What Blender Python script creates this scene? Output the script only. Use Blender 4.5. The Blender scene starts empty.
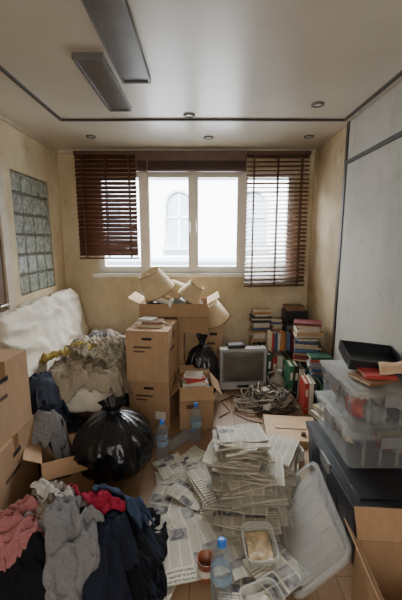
import bpy, bmesh, math, random
from mathutils import Vector, Matrix, noise
random.seed(7)
SC=bpy.context.scene
COL=SC.collection
R=random.uniform
pi=math.pi

# ------------------------------------------------------------------ materials
def base(name):
    m=bpy.data.materials.new(name); m.use_nodes=True
    nt=m.node_tree
    return m,nt,nt.nodes['Principled BSDF']
def nd(nt,t,**kw):
    n=nt.nodes.new(t)
    for k,v in kw.items():
        if k in n.inputs: n.inputs[k].default_value=v
        else: setattr(n,k,v)
    return n
def mth(nt,op,a,b=None,c=None):
    n=nt.nodes.new('ShaderNodeMath'); n.operation=op
    for i,x in enumerate((a,b,c)):
        if x is None: continue
        if isinstance(x,(int,float)): n.inputs[i].default_value=x
        else: nt.links.new(x,n.inputs[i])
    return n.outputs[0]
def mixc(nt,f,a,b):
    n=nt.nodes.new('ShaderNodeMix'); n.data_type='RGBA'
    for i,x in ((0,f),(6,a),(7,b)):
        if isinstance(x,(int,float)): n.inputs[i].default_value=x
        elif isinstance(x,tuple): n.inputs[i].default_value=(x[0],x[1],x[2],1)
        else: nt.links.new(x,n.inputs[i])
    return n.outputs[2]
def coord(nt,kind='Object',scale=(1,1,1),rot=(0,0,0)):
    tc=nt.nodes.new('ShaderNodeTexCoord'); mp=nt.nodes.new('ShaderNodeMapping')
    mp.inputs['Scale'].default_value=scale; mp.inputs['Rotation'].default_value=rot
    nt.links.new(tc.outputs[kind],mp.inputs[0]); return mp.outputs[0]
def noi(nt,vec,scale,detail=3,rough=.5):
    n=nd(nt,'ShaderNodeTexNoise',Scale=scale,Detail=detail,Roughness=rough)
    nt.links.new(vec,n.inputs['Vector']); return n.outputs['Fac']
def ramp(nt,f,a,b):
    n=nt.nodes.new('ShaderNodeMapRange'); n.inputs[1].default_value=a; n.inputs[2].default_value=b
    nt.links.new(f,n.inputs[0]); return n.outputs[0]
def bump(nt,b,h,strength,dist=.01):
    n=nd(nt,'ShaderNodeBump',Strength=strength,Distance=dist)
    nt.links.new(h,n.inputs['Height']); nt.links.new(n.outputs[0],b.inputs['Normal'])
def sm(name,c,rough=.6,var=.15,scale=8,metal=0,bmp=0,bscale=60,spec=.5):
    m,nt,b=base(name)
    v=coord(nt); n=noi(nt,v,scale)
    n=ramp(nt,n,.3,.7)
    lo=tuple(x*(1-var) for x in c); hi=tuple(min(1,x*(1+var)) for x in c)
    nt.links.new(mixc(nt,n,lo,hi),b.inputs['Base Color'])
    b.inputs['Roughness'].default_value=rough; b.inputs['Metallic'].default_value=metal
    b.inputs['Specular IOR Level'].default_value=spec
    if bmp: bump(nt,b,noi(nt,v,bscale,4),bmp)
    return m
def wallmat(name,c,dirt,amount=.6,seedscale=1.3):
    m,nt,b=base(name); v=coord(nt)
    n1=ramp(nt,noi(nt,v,seedscale,6,.62),.38,.64)
    v2=coord(nt,scale=(1.3,1.3,.7)); n2=ramp(nt,noi(nt,v2,2.6,7,.7),.48,.68)
    col=mixc(nt,mth(nt,'MULTIPLY',n1,amount),c,dirt)
    col=mixc(nt,mth(nt,'MULTIPLY',n2,amount*.6),col,tuple(x*.68 for x in dirt))
    n3=ramp(nt,noi(nt,v,9,5,.7),.57,.72)
    col=mixc(nt,mth(nt,'MULTIPLY',n3,amount*.5),col,tuple(x*.45 for x in dirt))
    nt.links.new(col,b.inputs['Base Color']); b.inputs['Roughness'].default_value=.75
    bump(nt,b,noi(nt,v,90,3),.15,.004); return m
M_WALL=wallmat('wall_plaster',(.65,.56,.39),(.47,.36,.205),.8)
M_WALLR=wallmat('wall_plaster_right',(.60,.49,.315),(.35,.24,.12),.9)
def ceilmat():
    m,nt,b=base('ceiling_laminate'); v=coord(nt)
    n=ramp(nt,noi(nt,v,1.1,5,.6),.38,.72)
    nt.links.new(mixc(nt,mth(nt,'MULTIPLY',n,.6),(.58,.525,.44),(.42,.355,.265)),b.inputs['Base Color'])
    b.inputs['Roughness'].default_value=.32; return m
M_CEIL=ceilmat()
def floormat():
    m,nt,b=base('floor_laminate'); v=coord(nt,rot=(0,0,pi/2))
    br=nd(nt,'ShaderNodeTexBrick',Scale=1.0,offset=.37)
    br.inputs['Color1'].default_value=(.36,.22,.12,1); br.inputs['Color2'].default_value=(.26,.155,.085,1)
    br.inputs['Mortar'].default_value=(.07,.04,.025,1); br.inputs['Mortar Size'].default_value=.002
    br.inputs['Brick Width'].default_value=.9; br.inputs['Row Height'].default_value=.11
    nt.links.new(v,br.inputs['Vector'])
    v2=coord(nt,scale=(18,1.2,1)); g=ramp(nt,noi(nt,v2,3,5,.6),.3,.75)
    c=mixc(nt,mth(nt,'MULTIPLY',g,.4),br.outputs['Color'],(.15,.085,.045))
    d=ramp(nt,noi(nt,coord(nt),3,5,.7),.45,.72)
    c=mixc(nt,mth(nt,'MULTIPLY',d,.4),c,(.34,.27,.20))
    nt.links.new(c,b.inputs['Base Color']); b.inputs['Roughness'].default_value=.42
    bump(nt,b,br.outputs['Fac'],.3,.002); return m
M_FLOOR=floormat()
def woodmat(name,c1,c2,sc=(1,14,14),rough=.5,s=4):
    m,nt,b=base(name); v=coord(nt,scale=sc); g=ramp(nt,noi(nt,v,s,5,.6),.3,.7)
    nt.links.new(mixc(nt,g,c1,c2),b.inputs['Base Color']); b.inputs['Roughness'].default_value=rough; return m
M_BLIND=woodmat('blind_wood',(.05,.018,.010),(.125,.048,.026),(2,8,30),.4)
M_WOOD=woodmat('pale_wood',(.42,.26,.13),(.54,.36,.20),(2,16,16))
M_DARKWOOD=woodmat('door_wood',(.08,.04,.02),(.15,.08,.04),(16,16,1.5))
M_WHITE=sm('painted_frame',(.72,.68,.60),.4,.06)
M_TRIMW=sm('trim_paint',(.50,.43,.32),.5,.1)
M_BLACKTR=sm('dark_track',(.045,.035,.03),.5,.2)
def cardmat(name,c):
    m,nt,b=base(name); v=coord(nt,scale=(1,1,.25))
    n=ramp(nt,noi(nt,v,40,3),.3,.7); n2=ramp(nt,noi(nt,coord(nt),4,4),.45,.75)
    col=mixc(nt,n,tuple(x*.92 for x in c),tuple(x*1.06 for x in c))
    col=mixc(nt,mth(nt,'MULTIPLY',n2,.4),col,tuple(x*.6 for x in c))
    nt.links.new(col,b.inputs['Base Color']); b.inputs['Roughness'].default_value=.85; return m
M_CARD=cardmat('cardboard',(.39,.24,.13))
M_CARD2=cardmat('cardboard_light',(.45,.29,.165))
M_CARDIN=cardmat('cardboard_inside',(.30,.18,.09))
M_TAPE=sm('packing_tape',(.27,.15,.07),.25,.1)
M_INK=sm('box_print',(.10,.055,.035),.8,.2)
M_LABEL=sm('paper_label',(.66,.62,.55),.7,.08)
M_BAG=sm('black_bin_bag',(.010,.010,.012),.2,.3,bmp=.55,bscale=24)
M_BLACKP=sm('black_plastic',(.018,.019,.022),.38,.2)
M_NAVYP=sm('dark_blue_bin_plastic',(.018,.023,.035),.4,.2)
M_SILVER=sm('tv_silver_plastic',(.42,.41,.385),.4,.06)
M_SCREEN=sm('tv_screen_glass',(.12,.105,.085),.15,.15,spec=.8)
M_GREYP=sm('grey_plastic',(.20,.20,.20),.45,.1)
M_SHADE=sm('lampshade_fabric',(.62,.48,.29),.8,.1)
M_CREAMC=sm('cream_futon_cover',(.66,.60,.49),.9,.16,scale=5,bmp=.5,bscale=14)
M_PAGES=sm('page_edges',(.58,.50,.36),.9,.25,scale=60)
M_METAL=sm('metal',(.55,.53,.5),.3,.05,metal=1)
M_VASE=sm('stoneware',(.30,.26,.22),.45,.4,scale=10)
M_CABLE=sm('cable_brown',(.13,.09,.065),.6,.3)
M_CABLE2=sm('cable_grey',(.40,.34,.26),.6,.2)
M_CABLE3=sm('cable_black',(.02,.02,.02),.5,.2)
M_BLUECAP=sm('blue_cap',(.03,.16,.55),.35,.05)
M_FOOD=sm('food_residue',(.48,.36,.21),.4,.35,scale=30,bmp=.4)
M_TIN=sm('rust_red_tin',(.30,.09,.035),.4,.3)
BKD=dict(red=(.38,.04,.03),green=(.04,.17,.09),darkgreen=(.02,.08,.05),black=(.02,.02,.025),
   white=(.60,.57,.50),navy=(.04,.08,.18),tan=(.40,.27,.14),brown=(.20,.10,.05),cream=(.56,.47,.33),grey=(.24,.25,.26),maroon=(.16,.03,.03),
   blue=(.08,.17,.30),orange=(.50,.20,.05))
BK=[sm('cover_'+n,c,.5,.12) for n,c in BKD.items()]
def thin(name,tint,opac,rough=.15,diff=None):
    m=bpy.data.materials.new(name); m.use_nodes=True; nt=m.node_tree
    b=nt.nodes['Principled BSDF']; out=nt.nodes['Material Output']
    v=coord(nt); n=ramp(nt,noi(nt,v,12),.3,.7)
    c=diff or tint
    nt.links.new(mixc(nt,n,tuple(x*.9 for x in c),c),b.inputs['Base Color']); b.inputs['Roughness'].default_value=rough
    tr=nd(nt,'ShaderNodeBsdfTransparent'); tr.inputs[0].default_value=(*tint,1)
    fr=nd(nt,'ShaderNodeLayerWeight',Blend=.3)
    fac=mth(nt,'ADD',mth(nt,'MULTIPLY',fr.outputs['Facing'],.4),opac)
    fac=mth(nt,'MINIMUM',fac,1.0)
    mx=nt.nodes.new('ShaderNodeMixShader'); nt.links.new(fac,mx.inputs[0])
    nt.links.new(tr.outputs[0],mx.inputs[1]); nt.links.new(b.outputs[0],mx.inputs[2]); nt.links.new(mx.outputs[0],out.inputs[0])
    return m
M_GLASS=thin('window_glass',(.97,.99,1),.02,.03)
M_BOTTLE=thin('bottle_plastic',(.90,.94,.96),.07,.08,(.58,.63,.66))
M_CLEAR=thin('clear_bin_plastic',(.93,.94,.94),.09,.22,(.60,.62,.62))
M_LID=thin('translucent_lid',(.92,.92,.90),.17,.28,(.62,.62,.59))
M_TUB=thin('takeaway_plastic',(.95,.95,.93),.2,.2,(.72,.72,.68))
def glassblock():
    m,nt,b=base('glass_block'); v=coord(nt)
    n=noi(nt,v,30,2)
    nt.links.new(mixc(nt,ramp(nt,n,.3,.7),(.17,.19,.17),(.38,.41,.36)),b.inputs['Base Color'])
    b.inputs['Roughness'].default_value=.10; bump(nt,b,n,.8,.01); return m
M_BLOCK=glassblock()
M_MORTAR=sm('block_mortar',(.16,.145,.12),.8,.1)
def news():
    m,nt,b=base('newsprint'); tc=nt.nodes.new('ShaderNodeTexCoord'); s=nt.nodes.new('ShaderNodeSeparateXYZ')
    nt.links.new(tc.outputs['UV'],s.inputs[0]); u,v=s.outputs[0],s.outputs[1]
    lines=mth(nt,'GREATER_THAN',mth(nt,'FRACT',mth(nt,'MULTIPLY',v,44)),.42)
    cols=mth(nt,'LESS_THAN',mth(nt,'FRACT',mth(nt,'MULTIPLY',u,5)),.84)
    cb=nt.nodes.new('ShaderNodeCombineXYZ'); nt.links.new(mth(nt,'FLOOR',mth(nt,'MULTIPLY',u,2.5)),cb.inputs[0]); nt.links.new(mth(nt,'FLOOR',mth(nt,'MULTIPLY',v,4)),cb.inputs[1])
    oi=nt.nodes.new('ShaderNodeObjectInfo'); nt.links.new(oi.outputs['Random'],cb.inputs[2])
    wn=nt.nodes.new('ShaderNodeTexWhiteNoise'); nt.links.new(cb.outputs[0],wn.inputs[0])
    pic=mth(nt,'GREATER_THAN',wn.outputs[0],.76); head=mth(nt,'LESS_THAN',wn.outputs[0],.13)
    ov=coord(nt); pn=noi(nt,ov,26,4)
    paper=mixc(nt,ramp(nt,noi(nt,ov,3,3),.3,.7),(.44,.40,.31),(.60,.56,.47))
    c=mixc(nt,mth(nt,'MULTIPLY',mth(nt,'MULTIPLY',lines,cols),.55),paper,(.08,.08,.08))
    bold=mth(nt,'GREATER_THAN',mth(nt,'FRACT',mth(nt,'MULTIPLY',v,14)),.5)
    hn=nd(nt,'ShaderNodeTexNoise',Scale=38.0); nt.links.new(tc.outputs['UV'],hn.inputs['Vector'])
    hm=mth(nt,'MULTIPLY',bold,mth(nt,'GREATER_THAN',hn.outputs[0],.47))
    c2=mixc(nt,mth(nt,'MULTIPLY',hm,.8),paper,(.05,.05,.05)); c=mixc(nt,head,c,c2)
    mg=mth(nt,'LESS_THAN',mth(nt,'ABSOLUTE',mth(nt,'SUBTRACT',mth(nt,'FRACT',mth(nt,'MULTIPLY',u,2.5)),.5)),.44)
    mh=mth(nt,'LESS_THAN',mth(nt,'ABSOLUTE',mth(nt,'SUBTRACT',mth(nt,'FRACT',mth(nt,'MULTIPLY',v,4)),.5)),.42)
    c3=mixc(nt,ramp(nt,pn,.35,.65),(.06,.06,.065),(.30,.28,.26)); c=mixc(nt,mth(nt,'MULTIPLY',pic,mth(nt,'MULTIPLY',mg,mh)),c,c3)
    nt.links.new(c,b.inputs['Base Color']); b.inputs['Roughness'].default_value=.9; return m
M_NEWS=news()
def newsedge():
    m,nt,b=base('newspaper_edges'); v=coord(nt,scale=(1,1,60)); n=ramp(nt,noi(nt,v,5,3),.35,.65)
    nt.links.new(mixc(nt,n,(.15,.12,.09),(.54,.49,.39)),b.inputs['Base Color']); b.inputs['Roughness'].default_value=.95; return m
M_NEDGE=newsedge()
def clothmat(name,c,c2=None,pat=None,scale=90):
    m,nt,b=base(name); v=coord(nt)
    c2=c2 or tuple(x*.75 for x in c)
    if pat=='spot':
        vo=nd(nt,'ShaderNodeTexVoronoi',Scale=scale); nt.links.new(v,vo.inputs['Vector'])
        f=ramp(nt,vo.outputs['Distance'],.25,.6)
    elif pat=='check':
        s=nt.nodes.new('ShaderNodeSeparateXYZ'); nt.links.new(v,s.inputs[0])
        a=mth(nt,'GREATER_THAN',mth(nt,'FRACT',mth(nt,'MULTIPLY',s.outputs[0],scale)),.6)
        d=mth(nt,'GREATER_THAN',mth(nt,'FRACT',mth(nt,'MULTIPLY',s.outputs[1],scale)),.6); f=mth(nt,'MULTIPLY',mth(nt,'ADD',a,d),.5)
    else: f=ramp(nt,noi(nt,v,scale,3),.3,.7)
    nt.links.new(mixc(nt,f,c,c2),b.inputs['Base Color']); b.inputs['Roughness'].default_value=.95
    b.inputs['Specular IOR Level'].default_value=.12
    bump(nt,b,noi(nt,v,160,2),.25,.003); return m
CL=dict(khaki=clothmat('khaki_blanket',(.27,.22,.155)),beige=clothmat('beige_fabric',(.40,.34,.26)),
 mustard=clothmat('mustard_fabric',(.38,.28,.08)),jean=clothmat('denim',(.045,.065,.115)),
 grey=clothmat('grey_jersey',(.20,.195,.20)),greyp=clothmat('grey_print_fabric',(.13,.125,.13),(.23,.22,.22),'spot',130),
 pink=clothmat('dusty_pink_fabric',(.36,.145,.145)),red=clothmat('crimson_fabric',(.30,.018,.045)),
 navy=clothmat('navy_fabric',(.018,.022,.038)),white=clothmat('white_fabric',(.46,.44,.41)),
 brown=clothmat('brown_print_fabric',(.12,.095,.08),(.21,.175,.15),'spot',110),olive=clothmat('olive_check_fabric',(.18,.155,.11),(.27,.235,.17),'check',40),
 black=clothmat('black_fabric',(.010,.010,.013)),mauve=clothmat('mauve_fabric',(.20,.13,.15)),blue=clothmat('slate_blue_fabric',(.075,.09,.135)))

# ------------------------------------------------------------------ mesh builder
def T(x,y,z): return Matrix.Translation((x,y,z))
def Rx(a): return Matrix.Rotation(math.radians(a),4,'X')
def Ry(a): return Matrix.Rotation(math.radians(a),4,'Y')
def Rz(a): return Matrix.Rotation(math.radians(a),4,'Z')
class MB:
    def __init__(s,M=None):
        s.v=[];s.f=[];s.mi=[];s.uv=[];s.sm=[];s.mats=[];s.M=M or Matrix()
    def add(s,vs,fs,mat,L=None,uvs=None,smooth=False):
        if mat not in s.mats: s.mats.append(mat)
        k=s.mats.index(mat); o=len(s.v); MM=s.M@L if L is not None else s.M
        s.v+= [MM@Vector(p) for p in vs]
        for i,f in enumerate(fs):
            s.f.append([a+o for a in f]); s.mi.append(k); s.sm.append(smooth)
            s.uv.append(uvs[i] if uvs else [((0,0),(1,0),(1,1),(0,1))[j%4] for j in range(len(f))])
    def box(s,w,d,h,c=(0,0,0),mat=None,L=None,top=1.0,sides=None):
        x,y=w/2,d/2; t=top
        vs=[(-x,-y,0),(x,-y,0),(x,y,0),(-x,y,0),(-x*t,-y*t,h),(x*t,-y*t,h),(x*t,y*t,h),(-x*t,y*t,h)]
        vs=[(a+c[0],b+c[1],e+c[2]) for a,b,e in vs]
        fs=[(0,3,2,1),(0,1,5,4),(1,2,6,5),(2,3,7,6),(3,0,4,7)]
        s.add(vs,fs,sides or mat,L); s.add([vs[4],vs[5],vs[6],vs[7]],[(0,1,2,3)],mat,L)
    def bb(s,x0,x1,y0,y1,z0,z1,mat,L=None):
        s.box(x1-x0,y1-y0,z1-z0,((x0+x1)/2,(y0+y1)/2,z0),mat,L)
    def lathe(s,prof,mat,L=None,seg=28,f=None,smooth=True):
        vs=[];fs=[]
        for i,(r,z) in enumerate(prof):
            for j in range(seg):
                a=2*pi*j/seg; k=f(a,z) if f else 1
                vs.append((r*k*math.cos(a),r*k*math.sin(a),z))
        for i in range(len(prof)-1):
            for j in range(seg):
                a=i*seg+j;b=i*seg+(j+1)%seg; fs.append((a,b,b+seg,a+seg))
        s.add(vs,fs,mat,L,smooth=smooth)
    def disc(s,r,z,mat,L=None,seg=28):
        s.add([(r*math.cos(2*pi*j/seg),r*math.sin(2*pi*j/seg),z) for j in range(seg)],[tuple(range(seg))],mat,L)
    def cyl(s,r,h,mat,L=None,seg=20,r2=None):
        r2=r if r2 is None else r2
        s.lathe([(r,0),(r2,h)],mat,L,seg); s.disc(r2,h,mat,L,seg); s.disc(r,0,mat,L,seg)
    def grid(s,nx,ny,f,mat,L=None,smooth=True):
        vs=[f(i/nx,j/ny) for j in range(ny+1) for i in range(nx+1)]; fs=[];uv=[]
        for j in range(ny):
            for i in range(nx):
                a=j*(nx+1)+i; fs.append((a,a+1,a+nx+2,a+nx+1))
                uv.append([(i/nx,j/ny),((i+1)/nx,j/ny),((i+1)/nx,(j+1)/ny),(i/nx,(j+1)/ny)])
        s.add(vs,fs,mat,L,uv,smooth)
    def tube(s,pts,r,mat,seg=6,L=None):
        vs=[];fs=[];n=len(pts)
        for i,p in enumerate(pts):
            p=Vector(p); d=(Vector(pts[min(i+1,n-1)])-Vector(pts[max(i-1,0)])).normalized()
            u=d.cross(Vector((0,0,1))); 
            if u.length<1e-3: u=Vector((1,0,0))
            u.normalize(); w=d.cross(u)
            for j in range(seg):
                a=2*pi*j/seg; vs.append(tuple(p+u*r*math.cos(a)+w*r*math.sin(a)))
        for i in range(n-1):
            for j in range(seg):
                a=i*seg+j;b=i*seg+(j+1)%seg; fs.append((a,b,b+seg,a+seg))
        s.add(vs,fs,mat,L,smooth=True)
    def ball(s,f,mat,nu=64,nv=40,L=None):
        def g(u,v):
            a=2*pi*u; t=pi*(v-.5); return f(Vector((math.cos(a)*math.cos(t),math.sin(a)*math.cos(t),math.sin(t))))
        s.grid(nu,nv,g,mat,L)
    def obj(s,name,bevel=0,solid=0,parent=None,sub=0,merge=False):
        xs=[p.x for p in s.v];ys=[p.y for p in s.v];zs=[p.z for p in s.v]
        o=Vector(((min(xs)+max(xs))/2,(min(ys)+max(ys))/2,min(zs)))
        me=bpy.data.meshes.new(name); me.from_pydata([tuple(p-o) for p in s.v],[],s.f)
        for m in s.mats: me.materials.append(m)
        ul=me.uv_layers.new(name='UVMap'); k=0
        for i,p in enumerate(me.polygons):
            p.material_index=s.mi[i]; p.use_smooth=s.sm[i]
            for q in s.uv[i]: ul.data[k].uv=q; k+=1
        if merge or bevel:
            bm=bmesh.new(); bm.from_mesh(me); bmesh.ops.remove_doubles(bm,verts=bm.verts,dist=1e-5); bm.to_mesh(me); bm.free()
        me.update()
        ob=bpy.data.objects.new(name,me); COL.objects.link(ob)
        if parent: ob.parent=parent; ob.location=o-parent.location
        else: ob.location=o
        if solid:
            q=ob.modifiers.new('thick','SOLIDIFY'); q.thickness=solid; q.offset=0
        if bevel:
            q=ob.modifiers.new('bevel','BEVEL'); q.width=bevel; q.segments=2; q.limit_method='ANGLE'
        return ob
def empty(name,loc):
    e=bpy.data.objects.new(name,None); COL.objects.link(e); e.location=loc; e.empty_display_size=.1; return e
def nz(x,y,z): return noise.noise(Vector((x,y,z)))
def fold(x,y,s):
    wx=x+1.6*nz(x*.3,y*.3,s); wy=y+1.6*nz(x*.3,y*.3,s+9.7)
    a=s*1.7; ca,sa=math.cos(a),math.sin(a)
    p,q=wx*ca-wy*sa,wx*sa+wy*ca
    r1=1-abs(nz(p*.4,q*1.35,s+3))*2.8
    r2=1-abs(nz(p*1.3,q*.5,s+31))*2.8
    r3=1-abs(nz(p*2.2+q*.6,q*2.0-p*.5,s+51))*2.6
    return .5*r1+.32*r2+.22*r3

# ------------------------------------------------------------------ room
XL,XR,YB,YF,ZC=-1.52,1.20,3.80,-1.3,2.43
b=MB(); b.bb(XL-.1,XR+.1,YF-.1,YB+.2,-.1,0,M_FLOOR); b.obj('floor')
b=MB(); b.bb(XL-.1,XR+.1,YF-.1,YB+.2,ZC,ZC+.1,M_CEIL); b.obj('ceiling')
WX0,WX1,WZ0,WZ1=-1.15,1.02,1.13,2.24
b=MB()
b.bb(XL-.1,WX0,YB,YB+.2,0,ZC,M_WALL); b.bb(WX1,XR+.1,YB,YB+.2,0,ZC,M_WALL)
b.bb(WX0,WX1,YB,YB+.2,0,WZ0,M_WALL); b.bb(WX0,WX1,YB,YB+.2,WZ1,ZC,M_WALL); b.obj('wall_back')
b=MB(); GY0,GY1,GZ0,GZ1=2.84,3.53,1.03,2.06
b.bb(XL-.12,XL,YF,GY0,0,ZC,M_WALL); b.bb(XL-.12,XL,GY1,YB,0,ZC,M_WALL)
b.bb(XL-.12,XL,GY0,GY1,0,GZ0,M_WALL); b.bb(XL-.12,XL,GY0,GY1,GZ1,ZC,M_WALL); b.obj('wall_left')
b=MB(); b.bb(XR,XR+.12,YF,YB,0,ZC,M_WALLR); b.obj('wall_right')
b=MB(); b.bb(XL-.1,XR+.1,YF-.1,YF,0,ZC,M_WALL); b.obj('wall_front')
M_PANEL=wallmat('wall_panel_laminate',(.46,.445,.40),(.37,.335,.265),.55,.9)
b=MB()
b.bb(XR-.022,XR-.002,-1.2,2.89,.02,2.10,M_PANEL); b.bb(XR-.022,XR-.002,-1.2,2.89,2.13,ZC-.01,M_PANEL)
b.obj('wall_panel_right',bevel=.003)
b=MB(); b.bb(XR-.03,XR-.002,2.89,2.93,0,ZC-.005,M_BLACKTR); b.bb(XR-.03,XR-.002,-1.2,2.89,2.10,2.13,M_BLACKTR); b.obj('trim_1')
b=MB(); z0=ZC-.014
b.bb(-1.102,-1.083,YF,2.87,z0,ZC,M_BLACKTR); b.bb(1.115,1.135,YF,2.87,z0,ZC,M_BLACKTR); b.bb(-1.083,1.115,2.852,2.87,z0,ZC,M_BLACKTR); b.obj('trim_2')
b=MB(); b.bb(XL,XR,YB-.015,YB,0,.09,M_TRIMW); b.obj('baseboard_back')
b=MB(); b.bb(XL,XL+.015,2.72,YB-.015,0,.09,M_TRIMW); b.obj('baseboard_left')
b=MB(); b.bb(XR-.015,XR,2.93,YB-.015,0,.09,M_TRIMW); b.obj('baseboard_right')
b=MB(); b.bb(XL,XL+.02,YF,YB-.02,ZC-.03,ZC,M_TRIMW); b.bb(XL,XR,YB-.02,YB,ZC-.03,ZC,M_TRIMW); b.obj('trim_3')
b=MB(); nyb,nzb=4,6; dy=(GY1-GY0)/nyb; dz=(GZ1-GZ0)/nzb
b.bb(XL-.09,XL-.025,GY0,GY1,GZ0,GZ1,M_MORTAR); b.obj('trim_4')
b=MB()
for i in range(nyb):
    for j in range(nzb):
        b.bb(XL-.04,XL-.004,GY0+i*dy+.009,GY0+(i+1)*dy-.009,GZ0+j*dz+.009,GZ0+(j+1)*dz-.009,M_BLOCK)
b.obj('window_2',bevel=.010)
b=MB(); b.bb(XL+.001,XL+.012,1.78,2.60,.01,2.03,M_DARKWOOD)
b.bb(XL+.001,XL+.03,2.60,2.68,0,2.11,M_TRIMW); b.bb(XL+.001,XL+.03,1.70,1.78,0,2.11,M_TRIMW); b.bb(XL+.001,XL+.03,1.78,2.60,2.03,2.11,M_TRIMW)
for z in (.15,1.1): b.bb(XL+.012,XL+.022,1.9,2.5,z,z+.8,M_DARKWOOD)
b.tube([(XL+.01,2.53,1.02),(XL+.06,2.53,1.02),(XL+.06,2.43,1.02)],.009,M_METAL); b.obj('door_1',bevel=.003)
MV=sm('fixture_diffuser',(.10,.082,.065),.35,.15)
MVF=sm('fixture_frame',(.12,.11,.10),.45,.1)
def vent(x0,x1,y0,y1,name):
    b=MB(); z=ZC
    b.bb(x0,x1,y0,y0+.012,z-.03,z,MVF);b.bb(x0,x1,y1-.012,y1,z-.03,z,MVF)
    b.bb(x0,x0+.012,y0+.012,y1-.012,z-.03,z,MVF);b.bb(x1-.012,x1,y0+.012,y1-.012,z-.03,z,MVF)
    b.bb(x0+.012,x1-.012,y0+.012,y1-.012,z-.02,z,MV)
    b.obj(name)
vent(-.458,-.292,1.2,2.18,'ceiling_light_panel'); vent(-.652,-.494,1.9,2.62,'ceiling_light_panel')
MD=sm('downlight_glass',(.75,.72,.62),.3,.05)
for x,y in ((.81,2.56),(-.09,2.77),(.07,3.33),(-1.0,3.3),(.98,3.3)):
    b=MB(T(x,y,ZC)); b.lathe([(.044,0),(.044,-.010),(.030,-.012),(.026,-.002)],MVF); b.disc(.028,-.005,MD); b.obj('ceiling_downlight')
# window
b=MB(); fy0,fy1=YB+.05,YB+.11
def fr(x0,x1,z0,z1,w,y0,y1,mat):
    b.bb(x0,x0+w,y0,y1,z0,z1,mat);b.bb(x1-w,x1,y0,y1,z0,z1,mat);b.bb(x0+w,x1-w,y0,y1,z0,z0+w,mat);b.bb(x0+w,x1-w,y0,y1,z1-w,z1,mat)
fr(WX0,WX1,WZ0,WZ1,.04,fy0,fy1,M_WHITE)
xs=[WX0+.02,-.62,-.085,.45,WX1-.02]
for i in range(4):
    fr(xs[i]+.012,xs[i+1]-.012,WZ0+.035,WZ1-.035,.042,fy0-.02,fy1-.02,M_WHITE)
for i in (1,2,3): b.bb(xs[i]-.02,xs[i]+.02,fy0-.028,fy0-.005,WZ0+.03,WZ1-.03,M_WHITE)
for x in (-.12,-.05): b.bb(x-.008,x+.008,fy0-.05,fy0-.028,1.58,1.70,M_METAL)
b.bb(WX0-.05,WX1+.05,YB-.04,YB+.05,WZ0-.035,WZ0,M_WHITE)
b.add([(WX0,fy1-.03,WZ0),(WX1,fy1-.03,WZ0),(WX1,fy1-.03,WZ1),(WX0,fy1-.03,WZ1)],[(0,1,2,3)],M_GLASS)
b.obj('window_1')
def blind(x0,x1,zt,zb,tilt,sag,name,sp=.043,jit=0):
    b=MB(); n=int((zt-zb)/sp); y=YB-.085; w=x1-x0
    for i in range(n):
        z=zt-.02-i*sp; L=T((x0+x1)/2,y,z)@Ry(sag*(i/n)+R(-jit,jit))@Rx(tilt+R(-jit,jit)*4)
        b.box(w-R(0,.008),.048,.0035,(0,0,0),M_BLIND,L)
    L=T((x0+x1)/2,y,zt-.02-n*sp)@Ry(sag); b.box(w,.05,.018,(0,0,-.01),M_BLIND,L)
    for k in (.12,.5,.88):
        x=x0+w*k
        for yy in (-.027,.027): b.bb(x-.006,x+.006,y+yy-.001,y+yy+.001,zt-.03-n*sp,zt,M_BLIND)
    b.bb(x0,x1,y-.03,y+.03,zt,zt+.04,M_BLIND)
    return b.obj(name)
blind(-1.31,-.675,2.36,1.31,58,0,'window_blind',jit=.25)
blind(.475,1.13,2.36,1.02,27,-1.6,'window_blind',jit=.8,sp=.043)
b=MB(); y=YB-.085
for i in range(9): b.box(1.135,.048,.0035,(-.1+R(-.004,.004),y,2.225+i*.010),M_BLIND)
b.box(1.14,.05,.02,(-.1,y,2.2),M_BLIND); b.bb(-.67,.47,y-.03,y+.03,2.36,2.40,M_BLIND)
b.bb(-.67,.47,y-.04,y-.03,2.30,2.40,M_BLIND)
b.tube([(-.55,y-.05,2.3),(-.56,y-.05,1.9),(-.55,y-.05,1.75)],.003,M_PAGES); b.obj('window_blind')
b=MB(); b.bb(-.72,-.64,YB-.012,YB,.82,.90,M_WHITE); b.bb(-.695,-.665,YB-.014,YB-.011,.845,.875,M_GREYP); b.obj('wall_socket',bevel=.003)

# ------------------------------------------------------------------ outside
M_FAC=sm('facade_render',(.85,.87,.89),.9,.03,scale=.6); M_FACW=sm('facade_window_pane',(.38,.46,.55),.3,.1); M_FACT=sm('facade_trim',(.54,.58,.62),.8,.05)
b=MB(); b.bb(-8,8,9,9.4,-4,9,M_FAC)
for k in range(-3,4):
    cx=-.56+k*1.9
    for zb in (1.35,-1.7,4.4):
        vs=[(cx-.29,8.97,zb),(cx+.29,8.97,zb)]+[(cx+.29*math.cos(a*pi/12),8.97,zb+1.05+.29*math.sin(a*pi/12)) for a in range(13)]
        b.add(vs,[tuple(range(len(vs)))],M_FACW)
        pts=[(cx-.33,8.95,zb)]+[(cx-.33*math.cos(a*pi/12),8.95,zb+1.05+.33*math.sin(a*pi/12)) for a in range(13)]+[(cx+.33,8.95,zb)]
        b.tube(pts,.05,M_FACT); b.bb(cx-.02,cx+.02,8.93,8.97,zb,zb+1.3,M_FAC); b.bb(cx-.3,cx+.3,8.93,8.97,zb+.7,zb+.74,M_FAC)
        b.bb(cx-.45,cx+.45,8.8,9,zb-.1,zb,M_FACT)
b.bb(-8,8,8.85,9,3.1,3.25,M_FACT); b.bb(-8,8,8.85,9,.95,1.05,M_FACT)
b.obj('neighbouring_building')

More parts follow.
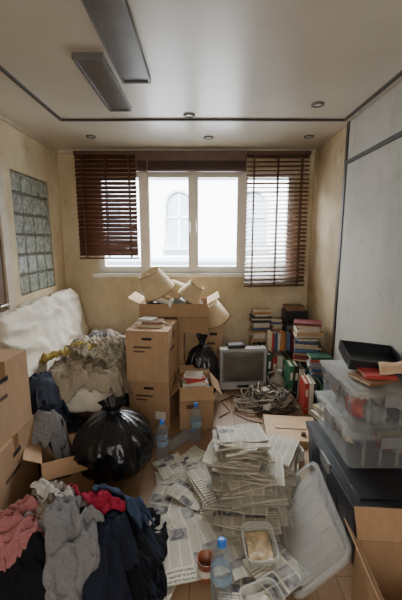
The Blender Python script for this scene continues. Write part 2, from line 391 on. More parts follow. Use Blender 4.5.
# ------------------------------------------------------------------ futon sofa
def cushion(b,c,s,mat,p=7,wr=.012,seed=1,L=None,n=56,fq=6):
    def f(d):
        k=(abs(d.x)**p+abs(d.y)**p+abs(d.z)**p)**(-1/p); q=d*k
        w=wr*(fold(q.x*s[0]*fq+q.z*s[2]*fq*.8,q.y*s[1]*fq+q.z*s[2]*fq*.3,seed)-.4+.8*nz(q.y*2,q.z*2,seed))
        return (c[0]+q.x*(s[0]/2+w*.9),c[1]+q.y*(s[1]/2+w*.4),c[2]+q.z*(s[2]/2+w*.8))
    b.ball(f,mat,n,n,L)
e=empty('futon_sofa',(-1.1,2.95,0))
b=MB(); 
for x in (-1.44,-.74):
    for y in (2.38,3.62): b.bb(x,x+.06,y,y+.06,0,.22,M_DARKWOOD)
b.bb(-1.46,-.66,2.33,3.73,.20,.26,M_DARKWOOD)
b.obj('frame',parent=e)
b=MB(); cushion(b,(-1.05,3.02,.355),(.84,1.46,.22),M_CREAMC,8,.025,2,n=110); b.obj('seat_mattress',parent=e)
b=MB(); cushion(b,(0,0,0),(.15,1.5,.58),M_CREAMC,7,.030,8.3,L=T(-1.375,3.0,.70)@Ry(-14),n=130,fq=4.8); b.obj('backrest',parent=e)

# ------------------------------------------------------------------ cloth
# every garment in a heap follows the same lumps underneath plus creases of its own, so garments lie ON each other
def cloth(b,mat,c,size,rot,H,seed,amp=.035,freq=13,lift=.01,n=70,common=None):
    ca,sa=math.cos(math.radians(rot)),math.sin(math.radians(rot))
    def f(u,v):
        a=u*2-1;d=v*2-1
        rr=1+.45*nz(a*1.2,d*1.2,seed*3.1)
        x=a*size[0]/2*rr+.06*nz(a*2,d*2,seed+50)+.012*nz(a*7,d*7,seed+55); y=d*size[1]/2*rr+.06*nz(a*2,d*2,seed+60)+.012*nz(a*7,d*7,seed+65)
        k=1-.2*(a*a*d*d); x*=k;y*=k
        X=c[0]+x*ca-y*sa; Y=c[1]+x*sa+y*ca; ed=max(abs(a),abs(d))
        if common is None: fo=fold(X*freq,Y*freq,seed)
        else: fo=.72*fold(X*freq,Y*freq,common)+.30*fold(X*freq*1.3,Y*freq*1.3,seed)
        z=H(X,Y)+lift+amp*fo-.016*ed**10
        z=max(z,.008)
        return (X+.014*nz(X*14,Y*14,5),Y+.014*nz(X*14,Y*14,8),z)
    b.grid(n,n,f,mat)
def mound(parts,floor=0):
    def H(x,y):
        z=floor
        for cx,cy,rx,ry,h in parts:
            r=((x-cx)/rx)**2+((y-cy)/ry)**2
            z=max(z,floor+h*math.exp(-r**1.6))
        return z
    return H
def Hs(x,y):
    base=.455
    if x>-.64: base-= (x+.64)*2.6
    if y<2.30: base-= (2.30-y)*1.8
    g=.10*math.exp(-(((x+.88)/.30)**2+((y-2.75)/.5)**2)**1.3)+.05*math.exp(-(((x+1.0)/.2)**2+((y-3.3)/.22)**2))
    return max(base,0)+g
b=MB()
QL=[('beige',-.98,3.10,.66,.85,12),('khaki',-.86,2.76,.60,.80,-14),('beige',-.88,2.42,.54,.34,10),('brown',-.92,3.30,.34,.26,20),
 ('khaki',-.80,3.05,.30,.50,5),('olive',-.78,2.60,.34,.34,40),('grey',-1.02,2.98,.36,.18,50),('beige',-.92,2.80,.36,.18,-30),
 ('mustard',-1.06,2.60,.36,.13,16),('khaki',-.86,2.50,.30,.16,-10)]
for i,(m,x,y,w,d,r) in enumerate(QL): cloth(b,CL[m],(x,y),(w,d),r,Hs,1+i*1.7,.065,lift=.012+.010*i,n=96 if i<2 else 70,common=4.4)
b.obj('crumpled_blanket',solid=.006)
H2=mound([(-1.14,2.25,.2,.24,.50),(-1.0,2.02,.17,.16,.34),(-.86,2.12,.14,.10,.24)])
b=MB()
for i,(m,x,y,w,d,r) in enumerate([('navy',-1.06,2.16,.52,.50,0),('grey',-.94,2.04,.34,.26,-30),('jean',-1.12,2.30,.32,.28,30),('black',-.88,2.12,.26,.20,10),
   ('greyp',-1.0,1.98,.24,.16,40),('blue',-1.03,2.18,.26,.15,-40),('navy',-.96,2.10,.18,.12,20)]):
    cloth(b,CL[m],(x,y),(w,d),r,H2,11+i*1.3,.055,lift=.012+.010*i,n=80,common=7.7)
b.obj('clothes_heap',solid=.006)
H1=mound([(-.64,1.14,.33,.30,.40),(-.42,1.20,.2,.25,.34),(-.84,1.0,.25,.25,.34),(-.33,1.36,.12,.13,.19)])
b=MB()
PL=[('black',-.58,1.15,.88,.78,0),('greyp',-.66,1.32,.40,.22,-15),('brown',-.84,1.22,.30,.26,30),('navy',-.36,1.26,.30,.34,15),
 ('black',-.32,1.12,.24,.30,30),('grey',-.52,1.35,.24,.13,20),('mauve',-.82,1.06,.26,.20,-30),('greyp',-.52,1.10,.24,.38,-12),
 ('navy',-.36,1.10,.18,.28,8),('pink',-.75,1.12,.26,.13,18),('black',-.66,.93,.34,.18,0),('brown',-.56,1.24,.22,.16,40),
 ('pink',-.72,1.00,.22,.11,35),('red',-.46,1.27,.19,.11,-35),('grey',-.47,1.03,.13,.26,10),('white',-.61,1.24,.16,.06,-30),('jean',-.35,1.36,.20,.12,-20)]
for i,(m,x,y,w,d,r) in enumerate(PL): cloth(b,CL[m],(x,y),(w*1.12,d*1.12),r,H1,61+i*1.37,.062,freq=12,lift=.010+.006*i,n=100 if i==0 else 70,common=12.3)
b.obj('clothes_pile',solid=.005)
b=MB(); cloth(b,CL['white'],(-.27,1.22),(.1,.12),20,lambda x,y:0,31,.03,freq=25,n=24); b.obj('crumpled_tissue',solid=.003)

# ------------------------------------------------------------------ bin bags
def bag(name,c,r,h,seed,ry=None):
    b=MB(T(*c)@Rz(seed*40)); ry=ry or r
    def f(u,v):
        a=2*pi*u
        if v<.86:
            t=v/.86; z=h*.88*t
            p=(math.sin(min(t*2.4,1)*pi/2)**.6) if t<.42 else max(.06,(1-((t-.42)/.58)**2.6))**.62
            k=p*(1+.12*nz(math.cos(a)*1.5,math.sin(a)*1.5,t*2+seed))
            cr=1-abs(nz(math.cos(a)*3.2,math.sin(a)*3.2,t*2.6+seed+7))*2.4
            c2=1-abs(nz(math.cos(a)*5+t*3,math.sin(a)*5,t*6+seed+17))*2.4
            pl=1-abs(nz(math.cos(a)*6,math.sin(a)*6,seed+t*.8))*2
            k*=1+.07*cr+.035*c2+.12*pl*max(0,t-.35)
        else:
            t=(v-.86)/.14; z=h*.88+h*.12*t+.02*nz(math.cos(a)*2,math.sin(a)*2,seed)*t
            k=.12+.22*t*(1+.9*nz(math.cos(a)*3,math.sin(a)*3,seed+3))
        return (r*k*math.cos(a),ry*k*math.sin(a),max(z,0))
    b.grid(140,100,f,M_BAG)
    b.lathe([(r*.14,h*.855),(r*.19,h*.87),(r*.19,h*.89),(r*.14,h*.905)],M_BAG)
    return b.obj(name,merge=True)
bag('bin_bag',(-.55,1.98,0),.235,.51,1.3,.225)
bag('bin_bag',(.01,3.0,0),.15,.64,2.6)

# ------------------------------------------------------------------ cardboard boxes
def cbox(name,c,w,d,h,rot,mat=M_CARD,label=True,hole=True,pr=True):
    b=MB(T(*c)@Rz(rot)); b.box(w,d,h,(0,0,0),mat)
    b.bb(-w/2,w/2,-.003,.003,h-.001,h+.0012,M_INK); b.bb(-w/2-.001,w/2+.001,-.025,.025,h+.0005,h+.002,M_TAPE)
    for sgn in (-1,1):
        x=sgn*(w/2+.001); b.bb(min(x,x-sgn*.002),max(x,x-sgn*.002),-.025,.025,h-.09,h+.002,M_TAPE)
    if pr:
        b.bb(-w*.32,w*.1,-d/2-.0015,-d/2,h*.66,h*.70,M_INK); b.bb(-w*.32,-w*.05,-d/2-.0015,-d/2,h*.58,h*.61,M_INK)
        b.bb(w/2,w/2+.0015,-d*.3,d*.05,h*.55,h*.6,M_INK)
    if hole:
        b.bb(-.04,.04,-d/2-.002,-d/2,h*.82,h*.87,M_BLACKP); b.bb(w/2,w/2+.002,-.04,.04,h*.76,h*.82,M_BLACKP)
    if label: b.bb(w*.15,w*.4,-d/2-.002,-d/2,h*.2,h*.36,M_LABEL)
    return b.obj(name)
def obox(name,c,w,d,h,rot,ang=(40,40,40,40),mat=M_CARD2,fl=None,extra=None):
    b=MB(T(*c)@Rz(rot)); t=.006; fl=fl or d*.45
    b.bb(-w/2,w/2,-d/2,d/2,0,t,M_CARDIN)
    b.bb(-w/2,w/2,-d/2,-d/2+t,t,h,mat); b.bb(-w/2,w/2,d/2-t,d/2,t,h,mat)
    b.bb(-w/2,-w/2+t,-d/2+t,d/2-t,t,h,mat); b.bb(w/2-t,w/2,-d/2+t,d/2-t,t,h,mat)
    for i,(ln,dist,rz) in enumerate(((w,d/2,0),(d,w/2,90),(w,d/2,180),(d,w/2,270))):
        if ang[i] is None: continue
        L=Rz(rz)@T(0,-dist,h)@Rx(ang[i]); b.box(ln-.01,fl,.004,(0,-fl/2,0),mat,L)
    b.bb(-w*.3,w*.05,-d/2-.0015,-d/2,h*.5,h*.6,M_INK)
    if extra: extra(b,w,d,h)
    return b.obj(name)
cbox('cardboard_box',(-1.245,1.70,.0),.45,.46,.44,3); cbox('cardboard_box',(-1.26,1.68,.442),.46,.46,.43,-3,M_CARD2)
cbox('cardboard_box',(-.385,2.74,0),.335,.40,.40,-9,M_CARD); cbox('cardboard_box',(-.395,2.725,.402),.335,.40,.41,-7,M_CARD2,False)
cbox('cardboard_box',(-.37,3.20,0),.42,.38,.66,0,M_CARD)
cbox('cardboard_box',(.13,3.62,0),.20,.30,.62,0,M_CARD2)
def stuff(b,w,d,h):
    for i,(x,y,s) in enumerate(((-.2,0,.09),(.02,.02,.10),(.18,-.03,.09),(-.05,-.1,.07),(.1,.1,.08))):
        m=(M_BLACKP,M_GREYP,CL['brown'],M_GREYP,CL['beige'])[i]
        b.ball(lambda q,x=x,y=y,s=s,i=i:(x+q.x*s*(1+.3*nz(q.x*3,q.y*3,i)),y+q.y*s,h*.75+q.z*s*(1+.3*nz(q.x*3,q.y*3,i+9))),m,24,16)
obox('cardboard_box',(-.245,3.19,.662),.62,.38,.27,0,(60,-30,45,-28),M_CARD,.12,stuff)
def bk_in(b,w,d,h):
    for i in range(5):
        b.box(w*.8,d*.14,h*.9,(0,-d*.33+i*d*.165,.01),random.choice(BK))
obox('cardboard_box',(-.045,2.66,0),.27,.30,.36,4,(60,50,-20,50),M_CARD,.10,bk_in)
obox('cardboard_box',(-.83,1.90,0),.28,.24,.25,25,(30,-30,10,-30),M_CARD,.10)
obox('cardboard_box',(.83,1.04,0),.40,.32,.28,-4,(60,-84,-60,-60),M_CARD,.12)

# ------------------------------------------------------------------ lamps
def lamp(name,M,r1,r2,h,stem=.3):
    b=MB(M)
    b.lathe([(r1,0),(r2,h),(r2-.003,h),(r1-.003,0),(r1,0)],M_SHADE,seg=40)
    b.lathe([(r1+.002,0),(r1+.002,.008)],M_TAPE,seg=40); b.lathe([(r2+.002,h-.008),(r2+.002,h)],M_TAPE,seg=40)
    for a in (0,120,240): b.tube([(0,0,h*.8),(r2*math.cos(math.radians(a)),r2*math.sin(math.radians(a)),h-.01)],.002,M_METAL)
    b.cyl(.008,h*.8+stem,M_METAL,T(0,0,-stem)); b.lathe([(0.001,h*.8),(.028,h*.72),(.03,h*.6),(.014,h*.45)],M_LABEL)
    if stem>.15: b.lathe([(.07,-stem),(.07,-stem+.015),(.02,-stem+.03),(.035,-stem*.55),(.012,-stem*.2),(.008,0)],M_WOOD)
    return b.obj(name)
lamp('table_lamp',T(-.38,3.10,1.03)@Ry(-26)@Rx(14),.155,.10,.21,.20)
lamp('table_lamp',T(-.20,3.24,1.0)@Ry(-52)@Rx(10),.10,.06,.14,.12)
lamp('table_lamp',T(-.12,3.10,.97)@Ry(34)@Rx(6),.115,.075,.16,.14)
lamp('table_lamp',T(.16,3.56,.655)@Ry(-24)@Rx(14),.16,.10,.22,.03)
b=MB(T(-.26,3.02,.93)@Ry(-70)); b.lathe([(.001,0),(.05,0),(.05,.02),(.015,.04),(.03,.14),(.04,.2),(.015,.26),(.015,.3)],M_LABEL); b.obj('table_lamp_base')

# ------------------------------------------------------------------ tv
b=MB(T(.405,3.42,0)@Rz(5)); w,h=.47,.42
b.box(w,.10,h,(0,-.15,.02),M_SILVER)
vs=[(-w/2+.01,-.1,.03),(w/2-.01,-.1,.03),(w/2-.01,-.1,h),(-w/2+.01,-.1,h),(-.13,.09,.05),(.12,.09,.05),(.12,.09,h*.8),(-.13,.09,h*.8)]
b.add(vs,[(0,1,5,4),(1,2,6,5),(2,3,7,6),(3,0,4,7),(4,5,6,7)],M_GREYP)
fr0=-.2
b.bb(-w/2+.025,w/2-.025,fr0-.004,fr0,.095,h-.005,M_GREYP)
b.grid(16,12,lambda u,v:((u-.5)*.40,fr0-.006-.018*(1-(2*u-1)**2)*max(0,1-(2*v-1)**2)**.5,.108+v*.29),M_SCREEN)
b.bb(-.06,.06,fr0-.004,fr0,.04,.065,M_BLACKP)
for i in range(5): b.bb(.1+i*.022,.112+i*.022,fr0-.006,fr0,.045,.058,M_GREYP)
for s in (-1,1): b.bb(s*.2-.02,s*.2+.02,-.17,-.1,0,.02,M_BLACKP)
b.obj('crt_television',bevel=.006)
b=MB(T(.35,3.28,.442)@Rz(10)); b.box(.17,.10,.03,(0,0,0),M_BLACKP); b.box(.15,.08,.006,(0,0,.03),M_GREYP); b.obj('set_top_box',bevel=.003)

# ------------------------------------------------------------------ books
BKS=BK+[BK[4],BK[8],BK[6],BK[9],BK[7],BK[8],BK[3],BK[5]]
def book(b,w,d,h,L,cov):
    b.box(w,d,.003,(0,0,0),cov,L); b.box(w,d,.003,(0,0,h-.003),cov,L); b.box(w,.004,h,(0,-d/2-.002,0),cov,L); b.box(w*.96,d*.95,h-.006,(0,.002,.003),M_PAGES,L)
def stack(name,c,w,d,H,rot,hb=(.013,.032),seed=0,flip=.3):
    random.seed(seed); b=MB(T(*c)@Rz(rot)); z=0
    while z<H:
        h=R(*hb); ww=w*R(.78,1.05); dd=d*R(.78,1.05)
        rz=R(-10,10)+(180 if random.random()<flip else 0)
        book(b,ww,dd,h,T(R(-.012,.012),R(-.012,.012),z)@Rz(rz),random.choice(BKS)); z+=h+.0008
    return b.obj(name)
def binders(name,M,n,tw=.07,h=.31,d=.26,seed=0,pal=None,labels=True):
    random.seed(seed); b=MB(M); x=0
    for i in range(n):
        t=tw*R(.6,1.1); hh=h*R(.85,1.03); m=pal[i%len(pal)] if pal else random.choice(BK); L=T(x+t/2,0,0)@Ry(R(-2,3))
        b.box(.003,d,hh,(-t/2+.002,0,0),m,L); b.box(.003,d,hh,(t/2-.003,0,0),m,L); b.box(t-.002,.004,hh,(0,-d/2,0),m,L)
        b.box(t-.01,d-.03,hh-.02,(0,.01,.005),M_PAGES,L)
        if labels and t>.035: b.box(t*.5,.002,hh*.22,(0,-d/2-.003,hh*.58),M_LABEL,L); b.lathe([(t*.18,0),(t*.10,.001),(.001,.001)],M_METAL,L@T(0,-d/2-.003,hh*.2)@Rx(90),12)
        x+=t+.003
    return b.obj(name)
b=MB(); b.bb(.55,1.17,3.60,3.78,.40,.42,M_WOOD); b.bb(.55,.57,3.60,3.78,0,.40,M_WOOD); b.bb(1.15,1.17,3.60,3.78,0,.40,M_WOOD); b.bb(.57,1.15,3.60,3.77,.02,.04,M_WOOD); b.bb(.57,1.15,3.77,3.78,.04,.40,M_WOOD)
b.obj('low_shelf')
PALB=[BK[1],BK[3],BK[4],BK[2],BK[0],BK[9],BK[3],BK[8],BK[5]]
PALC=[BK[2],BK[0],BK[4],BK[1],BK[7],BK[3],BK[0],BK[9],BK[5]]
binders('binder_row',T(.58,3.68,.042),9,.068,.32,.15,5,PALB)
stack('book_stack',(.655,3.68,.422),.21,.16,.33,3,seed=3)
stack('book_stack',(.83,3.69,.422),.12,.14,.22,-5,seed=9)
b=MB(T(1.03,3.67,.422)); b.box(.26,.18,.22,(0,0,0),M_BLACKP); b.box(.24,.17,.10,(0,0,.222),M_BLACKP); b.box(.2,.16,.05,(-.01,0,.324),BK[7]); 
b.bb(-.1,.1,-.093,-.09,.12,.17,M_GREYP)
for s in (-1,1): b.lathe([(.03,0),(.03,.004),(.001,.004)],M_GREYP,T(s*.07,-.09,.07)@Rx(90))
b.obj('stereo_system',bevel=.004)
binders('binder_row',T(.68,3.45,0),9,.060,.35,.24,21,PALC)
# small upright books standing on top of the ring binders
binders('book_row',T(.70,3.46,.372),8,.034,.20,.15,61,[BK[8],BK[0],BK[5],BK[4],BK[12],BK[7],BK[11],BK[10]],False)
binders('binder_row',T(.83,3.16,0)@Rz(-3),7,.054,.34,.22,33,PALB)
binders('binder_row',T(.90,2.86,0)@Rz(-4),6,.05,.31,.22,47,[BK[0],BK[4],BK[3],BK[1],BK[11],BK[10]])
stack('book_stack',(1.02,3.16,.365),.24,.18,.36,-10,seed=44)
stack('book_stack',(1.07,3.45,.375),.18,.2,.26,5,seed=15)
stack('book_stack',(1.05,2.86,.335),.18,.16,.16,-8,seed=16)
stack('book_stack',(1.04,2.60,0),.20,.16,.14,15,seed=38)
b=MB(T(-.40,2.70,.815)@Rz(-12)); book(b,.2,.15,.022,T(0,0,0),BK[8]); book(b,.17,.13,.02,T(.01,0,.023)@Rz(15),BK[7]); book(b,.12,.1,.015,T(-.03,0,.044)@Rz(-10),BK[4]); b.obj('book_stack')
b=MB(T(-.06,2.66,.335)@Rz(8)); book(b,.2,.16,.03,T(0,0,0),BK[4]); book(b,.17,.13,.025,T(-.01,0,.031)@Rz(20),BK[0]); book(b,.15,.11,.02,T(0,0.01,.057)@Rz(-15),BK[4]); b.obj('book_stack')
b=MB(T(.745,3.14,0)); b.lathe([(.001,0),(.05,0),(.055,.01),(.078,.08),(.08,.13),(.06,.18),(.035,.205),(.033,.235),(.045,.25),(.04,.25),(.028,.235),(.03,.2)],M_VASE,f=lambda a,z:.95)
b.tube([(-.036,0,.235),(-.08,0,.23),(-.098,0,.19),(-.075,0,.14)],.008,M_VASE); b.obj('ceramic_jug')
# cables
random.seed(4)
b=MB(T(.61,2.89,0))
for k in range(50):
    ph=R(0,6.28); rx=R(.05,.18); ry=R(.05,.13); q=R(0,6.28); rr=R(0,.14); cx=rr*1.3*math.cos(q); cy=rr*.8*math.sin(q); pts=[]; hz=R(.01,.17)*(1-rr*4)+.01
    m=(M_CABLE,M_CABLE2,M_CABLE3,M_CABLE,M_CABLE2)[k%5]
    for i in range(56):
        t=ph+i*.22
        pts.append((cx+rx*math.cos(t)*(1+.5*nz(t*.5,k,0))+.03*nz(t,k,3),cy+ry*math.sin(t)*(1+.5*nz(t*.5,k,1)),max(.006,hz*(.7+1.3*nz(t*.6,k,2))+.012)))
    b.tube(pts,R(.003,.0065),m,6)
b.tube([(-.1,.1,.01),(-.3,.2,.008),(-.42,.1,.006),(-.35,-.1,.006),(-.45,-.2,.006)],.004,M_CABLE3)
b.tube([(-.1,-.1,.01),(-.25,-.0,.008),(-.33,-.12,.006),(-.22,-.24,.006),(-.1,-.3,.006)],.004,M_CABLE)
b.box(.12,.07,.05,(-.05,.02,.12),M_CABLE2,Rz(20)); b.box(.09,.05,.03,(.1,-.05,.10),M_BLACKP,Rz(-20)); b.box(.06,.05,.04,(-.12,-.06,.05),M_LABEL,Rz(50)); b.obj('cable_tangle')
b=MB(T(.70,2.44,.0)@Rz(-6)@Rx(4)); b.box(.40,.32,.012,(0,0,.05),M_WOOD)
for s in (-1,1): b.box(.40,.016,.06,(0,s*.152,0.002),M_WOOD); b.box(.016,.29,.06,(s*.192,0,.002),M_WOOD)
b.bb(-.12,.12,-.02,.02,.062,.068,M_WOOD); b.lathe([(.02,0),(.014,.012),(.018,.022),(.001,.024)],M_INK,T(.08,-.09,.062)); b.obj('wooden_drawer',bevel=.002)
b=MB(T(.62,2.16,0)@Rz(12)); b.box(.16,.12,.008,(0,0,0),M_LABEL); 
for s in (-1,1): b.box(.16,.004,.07,(0,s*.06,.008),M_LABEL); b.box(.004,.12,.07,(s*.078,0,.008),M_LABEL)
cloth(b,CL['white'],(0,0),(.13,.1),0,lambda x,y:.05,44,.03,freq=25,n=24); b.obj('plastic_tub')

# ------------------------------------------------------------------ newspapers
def paper(b,w,d,t,L,seed,bend=.02,n=14):
    def zz(u,v): return bend*(nz(u*2,v*2,seed)+.6*math.cos(u*pi)*nz(seed,1,2))
    P=lambda u,v,z:((u-.5)*w,(v-.5)*d,z+zz(u,v))
    b.grid(n,n,lambda u,v:P(u,v,t),M_NEWS,L); b.grid(n,n,lambda u,v:P(u,1-v,0),M_NEWS,L)
    for k in range(4):
        def f(u,v,k=k):
            if k==0: p=P(u,0,t*v); return (p[0],p[1]-t*.5*math.sin(pi*v),p[2])
            if k==1: p=P(1,u,t*v); return (p[0]+R(-.002,.002),p[1],p[2])
            if k==2: p=P(1-u,1,t*v); return p
            p=P(0,1-u,t*v); return (p[0]+R(-.002,.002),p[1],p[2])
        b.grid(n,2,f,M_NEDGE,L)
random.seed(11)
b=MB(); z=0.002
N_=34
for i in range(N_):
    t=R(.005,.015); k=i/N_
    x=.26+.035*math.sin(i*.7)+R(-.04,.04)-.01*k; y=1.70+.19*k+R(-.025,.025)
    w=R(.30,.40)-.08*k ; d=R(.24,.31)-.03*k
    paper(b,w,d,t,T(x,y,z+.010)@Rz(R(-18,18)+8*math.sin(i*.5))@Ry(R(-3,3))@Rx(-7*k+2),i*1.7,.014+.016*k); z+=t*.93
paper(b,.28,.22,.006,T(.245,1.91,z+.012)@Rz(6)@Rx(-5),77,.012)
b.obj('newspaper_stack')
b=MB()
for i in range(14):
    t=R(.008,.014)
    paper(b,.22,.30,t,T(.45+.003*i,1.82+.012*i,.012+i*.0125)@Rz(-24+R(-10,10))@Ry(-5),i*2.3+50,.016)
b.obj('newspaper_stack')
b=MB()
for i in range(7):
    paper(b,.24,.30,.010,T(.08+R(-.02,.02),1.80+R(-.03,.03),.006+i*.0115)@Rz(22+R(-12,12)),i*3.1+90,.012)
b.obj('newspaper_stack')
b=MB()
for i in range(6):
    paper(b,.30,.22,.008,T(.24+R(-.03,.03)+i*.006,1.555+R(-.02,.02)+i*.01,.006+i*.0095)@Rz(-8+R(-14,14)),i*3.9+190,.012)
b.obj('newspaper_stack')
def page(c,w,d,rot,seed,lv,amp=.011,tilt=0):
    b=MB(T(c[0],c[1],.005+lv*.010)@Rz(rot)@Rx(tilt))
    b.grid(30,30,lambda u,v:((u-.5)*w,(v-.5)*d,max(0,.006+amp*(nz(u*2.2,v*2.2,seed)+.35*nz(u*5,v*5,seed+1))*(1+abs(u-.5)+abs(v-.5)))),M_NEWS)
    b.obj('newspaper_sheet',solid=.0012)
for i,(x,y,w,d,r,lv) in enumerate([(-.13,1.90,.30,.24,12,0),(-.14,1.69,.32,.28,-8,1),(-.03,1.51,.28,.32,24,2),(-.12,1.37,.26,.28,10,3),
  (-.17,1.28,.14,.24,-20,0),(-.20,2.04,.20,.20,30,1),(.15,1.36,.26,.2,20,1),(.50,1.98,.26,.26,-15,1),
  (.34,1.30,.22,.22,30,3),(.14,2.20,.20,.16,-10,0),(-.06,1.78,.24,.2,-35,3),
  (.02,1.98,.2,.2,15,2),(.40,2.16,.22,.16,25,2),(-.24,1.50,.14,.22,-35,2),(.20,1.25,.24,.16,-8,0),(-.06,2.14,.20,.14,50,1)]): page((x,y),w,d,r,i*1.9+1,lv)

# ------------------------------------------------------------------ bottles
M_LBLUE=thin('bottle_label',(.7,.85,.95),.5,.4,(.32,.46,.60))
def bottle(name,M,h=.31,r=.042,label=True):
    b=MB(M); pr=[(.001,.006),(r*.6,0),(r*.95,.004),(r,.02)]
    n=9; top=h*.66
    for i in range(n):
        z0=.02+(top-.02)*i/n; z1=.02+(top-.02)*(i+.5)/n; pr+=[(r,z0+.003),(r*.94,z1)]
    pr+=[(r,top),(r*.93,h*.74),(r*.66,h*.84),(r*.36,h*.91),(r*.33,h*.95)]
    b.lathe(pr,M_BOTTLE,seg=30)
    b.lathe([(r*.40,h*.945),(r*.40,h),(r*.36,h+.002),(.001,h+.002)],M_BLUECAP,seg=20)
    b.lathe([(r*.42,h*.925),(r*.42,h*.94),(r*.30,h*.94)],M_BLUECAP,seg=20)
    if label: b.lathe([(r*1.01,h*.42),(r*1.01,h*.56)],M_LBLUE,seg=30)
    return b.obj(name)
bottle('water_bottle',T(.085,1.19,0),.30,.046)
bottle('water_bottle',T(-.265,2.12,0)@Rz(20),.30,.042)
bottle('water_bottle',T(-.04,2.37,0),.30,.042)
bottle('water_bottle',T(-.225,2.22,.042)@Rz(52)@Ry(90),.28,.040,False)
# ------------------------------------------------------------------ takeaway tubs
def tub(b,w,d,h,mat,L=None,t=.003,r=.03,top=1.12,lip=.008):
    def ring(W,D,z,rr):
        pts=[]
        for cx,cy,a0 in ((1,1,0),(-1,1,90),(-1,-1,180),(1,-1,270)):
            for k in range(6):
                a=math.radians(a0+k*18); pts.append((cx*(W/2-rr)+rr*math.cos(a),cy*(D/2-rr)+rr*math.sin(a),z))
        return pts
    rings=[ring(w,d,0,r),ring(w*top,d*top,h,r),ring(w*top+2*lip,d*top+2*lip,h,r+lip),ring(w*top+2*lip,d*top+2*lip,h-.008,r+lip)]
    vs=sum(rings,[]); n=24; fs=[tuple(range(n))]
    for i in range(3):
        for j in range(n): fs.append((i*n+j,i*n+(j+1)%n,(i+1)*n+(j+1)%n,(i+1)*n+j))
    b.add(vs,fs,mat,L)
b=MB(T(.275,1.39,.05)@Rz(4)@Rx(8)); tub(b,.125,.16,.055,M_TUB); b.grid(16,16,lambda u,v:((u-.5)*.115,(v-.5)*.15,.016+.012*nz(u*4,v*4,3)),M_FOOD); b.obj('takeaway_container',solid=.002)
b=MB(T(.25,1.16,.02)@Rz(20)); tub(b,.14,.10,.045,M_TUB); b.grid(16,16,lambda u,v:((u-.5)*.12,(v-.5)*.08,.015+.01*nz(u*4,v*4,9)),M_LABEL); b.obj('takeaway_container',solid=.002)
b=MB(T(.02,1.29,.02)@Rz(10)@Rx(8)); b.lathe([(.001,.003),(.034,.003),(.036,0),(.038,.006),(.038,.1),(.04,.104),(.036,.104),(.036,.02),(.001,.02)],M_TIN); b.lathe([(.0385,.03),(.0385,.07)],M_LABEL); b.obj('food_tin')
b=MB(T(.425,1.48,.005)@Rz(-4)@Ry(-47)@T(.16,0,0))
def lid(b,w,d,mat):
    tub(b,w*.86,d*.9,.022,mat,top=1.04,lip=.022,r=.04)
    for i in range(5): b.bb(-w*.3,w*.3,-d*.33+i*d*.16,-d*.33+i*d*.16+.008,-.003,0,mat)
    b.bb(-w*.32,w*.32,-d*.38,-d*.37,-.004,0,mat)
lid(b,.33,.62,M_LID); b.obj('storage_box_lid',solid=.003)
# ------------------------------------------------------------------ storage bins
def bin_(name,c,w,d,h,mat,lidm,cont=None,rot=0,clip=M_GREYP):
    b=MB(T(*c)@Rz(rot)); tub(b,w*.90,d*.90,h-.025,mat,top=1.08,r=.025,lip=.012)
    for i in range(4):
        x=-w*.3+i*w*.2; b.bb(x-.006,x+.006,-d*.475,-d*.455,.02,h-.05,mat)
    for i in range(5):
        y=-d*.34+i*d*.17; b.bb(-w*.475,-w*.455,y-.006,y+.006,.02,h-.05,mat)
    ld=T(0,0,h-.024)
    b.box(w,d,.014,(0,0,0),lidm,ld); b.box(w*.84,d*.84,.008,(0,0,.014),lidm,ld)
    b.bb(-.06,.06,-d/2-.012,-d/2+.002,h-.07,h-.012,clip); b.bb(-w/2-.012,-w/2+.002,-.06,.06,h-.07,h-.012,clip)
    if cont:
        random.seed(cont)
        ks=[CL[k] for k in ('khaki','grey','brown','white','mustard','navy','jean','mauve','red')]
        for i in range(24):
            cx,cy,cz=R(-w*.30,w*.30),R(-d*.36,d*.36),R(h*.2,h*.6); m=random.choice(ks+[BK[7],BK[0],BK[8],BK[6]]); s=R(.045,.075)
            X0=w*.43;Y0=d*.43
            b.ball(lambda q,cx=cx,cy=cy,cz=cz,s=s,i=i:(max(-X0,min(X0,cx+q.x*s*(1+.3*nz(q.x*2,q.y*2,i)))),max(-Y0,min(Y0,cy+q.y*s*(1+.3*nz(q.x*3,q.y*2,i+4)))),max(.01,min(h-.04,cz+q.z*s*.8*(1+.5*nz(q.x*3,q.y*3,i+8))))),m,18,14)
    return b.obj(name)
bin_('storage_bin',(.925,1.68,0),.48,.75,.345,M_NAVYP,M_BLACKP)
bin_('storage_bin',(.95,1.80,.348),.43,.52,.205,M_CLEAR,M_LID,3)
bin_('storage_bin',(.96,1.81,.556),.41,.50,.205,M_CLEAR,M_LID,8)
b=MB(T(.99,1.90,.80)@Rz(-8)@Rx(10)@Ry(5)); w,d=.30,.24
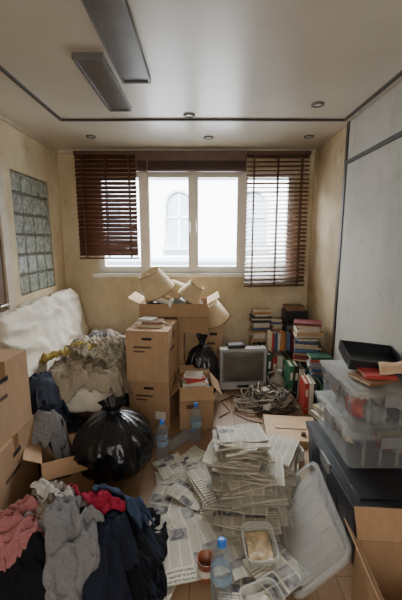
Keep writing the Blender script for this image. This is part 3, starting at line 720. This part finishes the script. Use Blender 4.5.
b.box(w,d,.008,(0,0,0),M_BLACKP)
for s in (-1,1): b.box(w,.008,.06,(0,s*d/2,0),M_BLACKP); b.box(.008,d,.06,(s*w/2,0,0),M_BLACKP)
b.obj('black_tray')
b=MB(T(.92,1.72,.768)@Rz(20)); book(b,.2,.15,.02,T(0,0,0),BK[7]); book(b,.16,.12,.018,T(.02,0,.021)@Rz(-25),BK[0]); b.obj('book_stack')
b=MB(T(1.04,1.68,.80)@Rz(-20)); b.grid(14,14,lambda u,v:((u-.5)*.20,(v-.5)*.18,.03+.03*nz(u*2,v*2,6)+.03*u),M_CARD2); b.obj('brown_paper',solid=.002)

# ------------------------------------------------------------------ lights
def area(name,loc,target,sx,sy,e,col):
    l=bpy.data.lights.new(name,'AREA'); l.shape='RECTANGLE'; l.size=sx; l.size_y=sy; l.energy=e; l.color=col
    o=bpy.data.objects.new(name,l); COL.objects.link(o); o.location=loc
    o.rotation_euler=(Vector(target)-Vector(loc)).to_track_quat('-Z','Y').to_euler(); return o
area('window_daylight',(0,5.3,3.5),(0,2.6,.9),2.8,1.8,860,(.95,.98,1))
area('rear_fill',(0,-1.15,1.7),(0,3,1.2),1.8,1.2,36,(1,.96,.90))  # added soft fill lamp behind the camera, no opening in the front wall
s=bpy.data.lights.new('sun','SUN'); s.energy=36; s.angle=.1; s.color=(1,.98,.96); so=bpy.data.objects.new('sun',s); COL.objects.link(so)
so.rotation_euler=Vector((.15,1,-.75)).to_track_quat('-Z','Y').to_euler(); so.location=(0,-4,8)
w=bpy.data.worlds.new('sky'); SC.world=w; w.use_nodes=True; bg=w.node_tree.nodes['Background']; bg.inputs[0].default_value=(.80,.90,1,1); bg.inputs[1].default_value=4.0

# ------------------------------------------------------------------ camera
cd=bpy.data.cameras.new('camera'); co=bpy.data.objects.new('camera',cd); COL.objects.link(co)
cd.sensor_width=36; cd.sensor_fit='AUTO'; cd.lens=340/600*36; cd.clip_start=.02
co.location=(0,0,1.5); co.rotation_euler=(math.radians(80),0,0); SC.camera=co
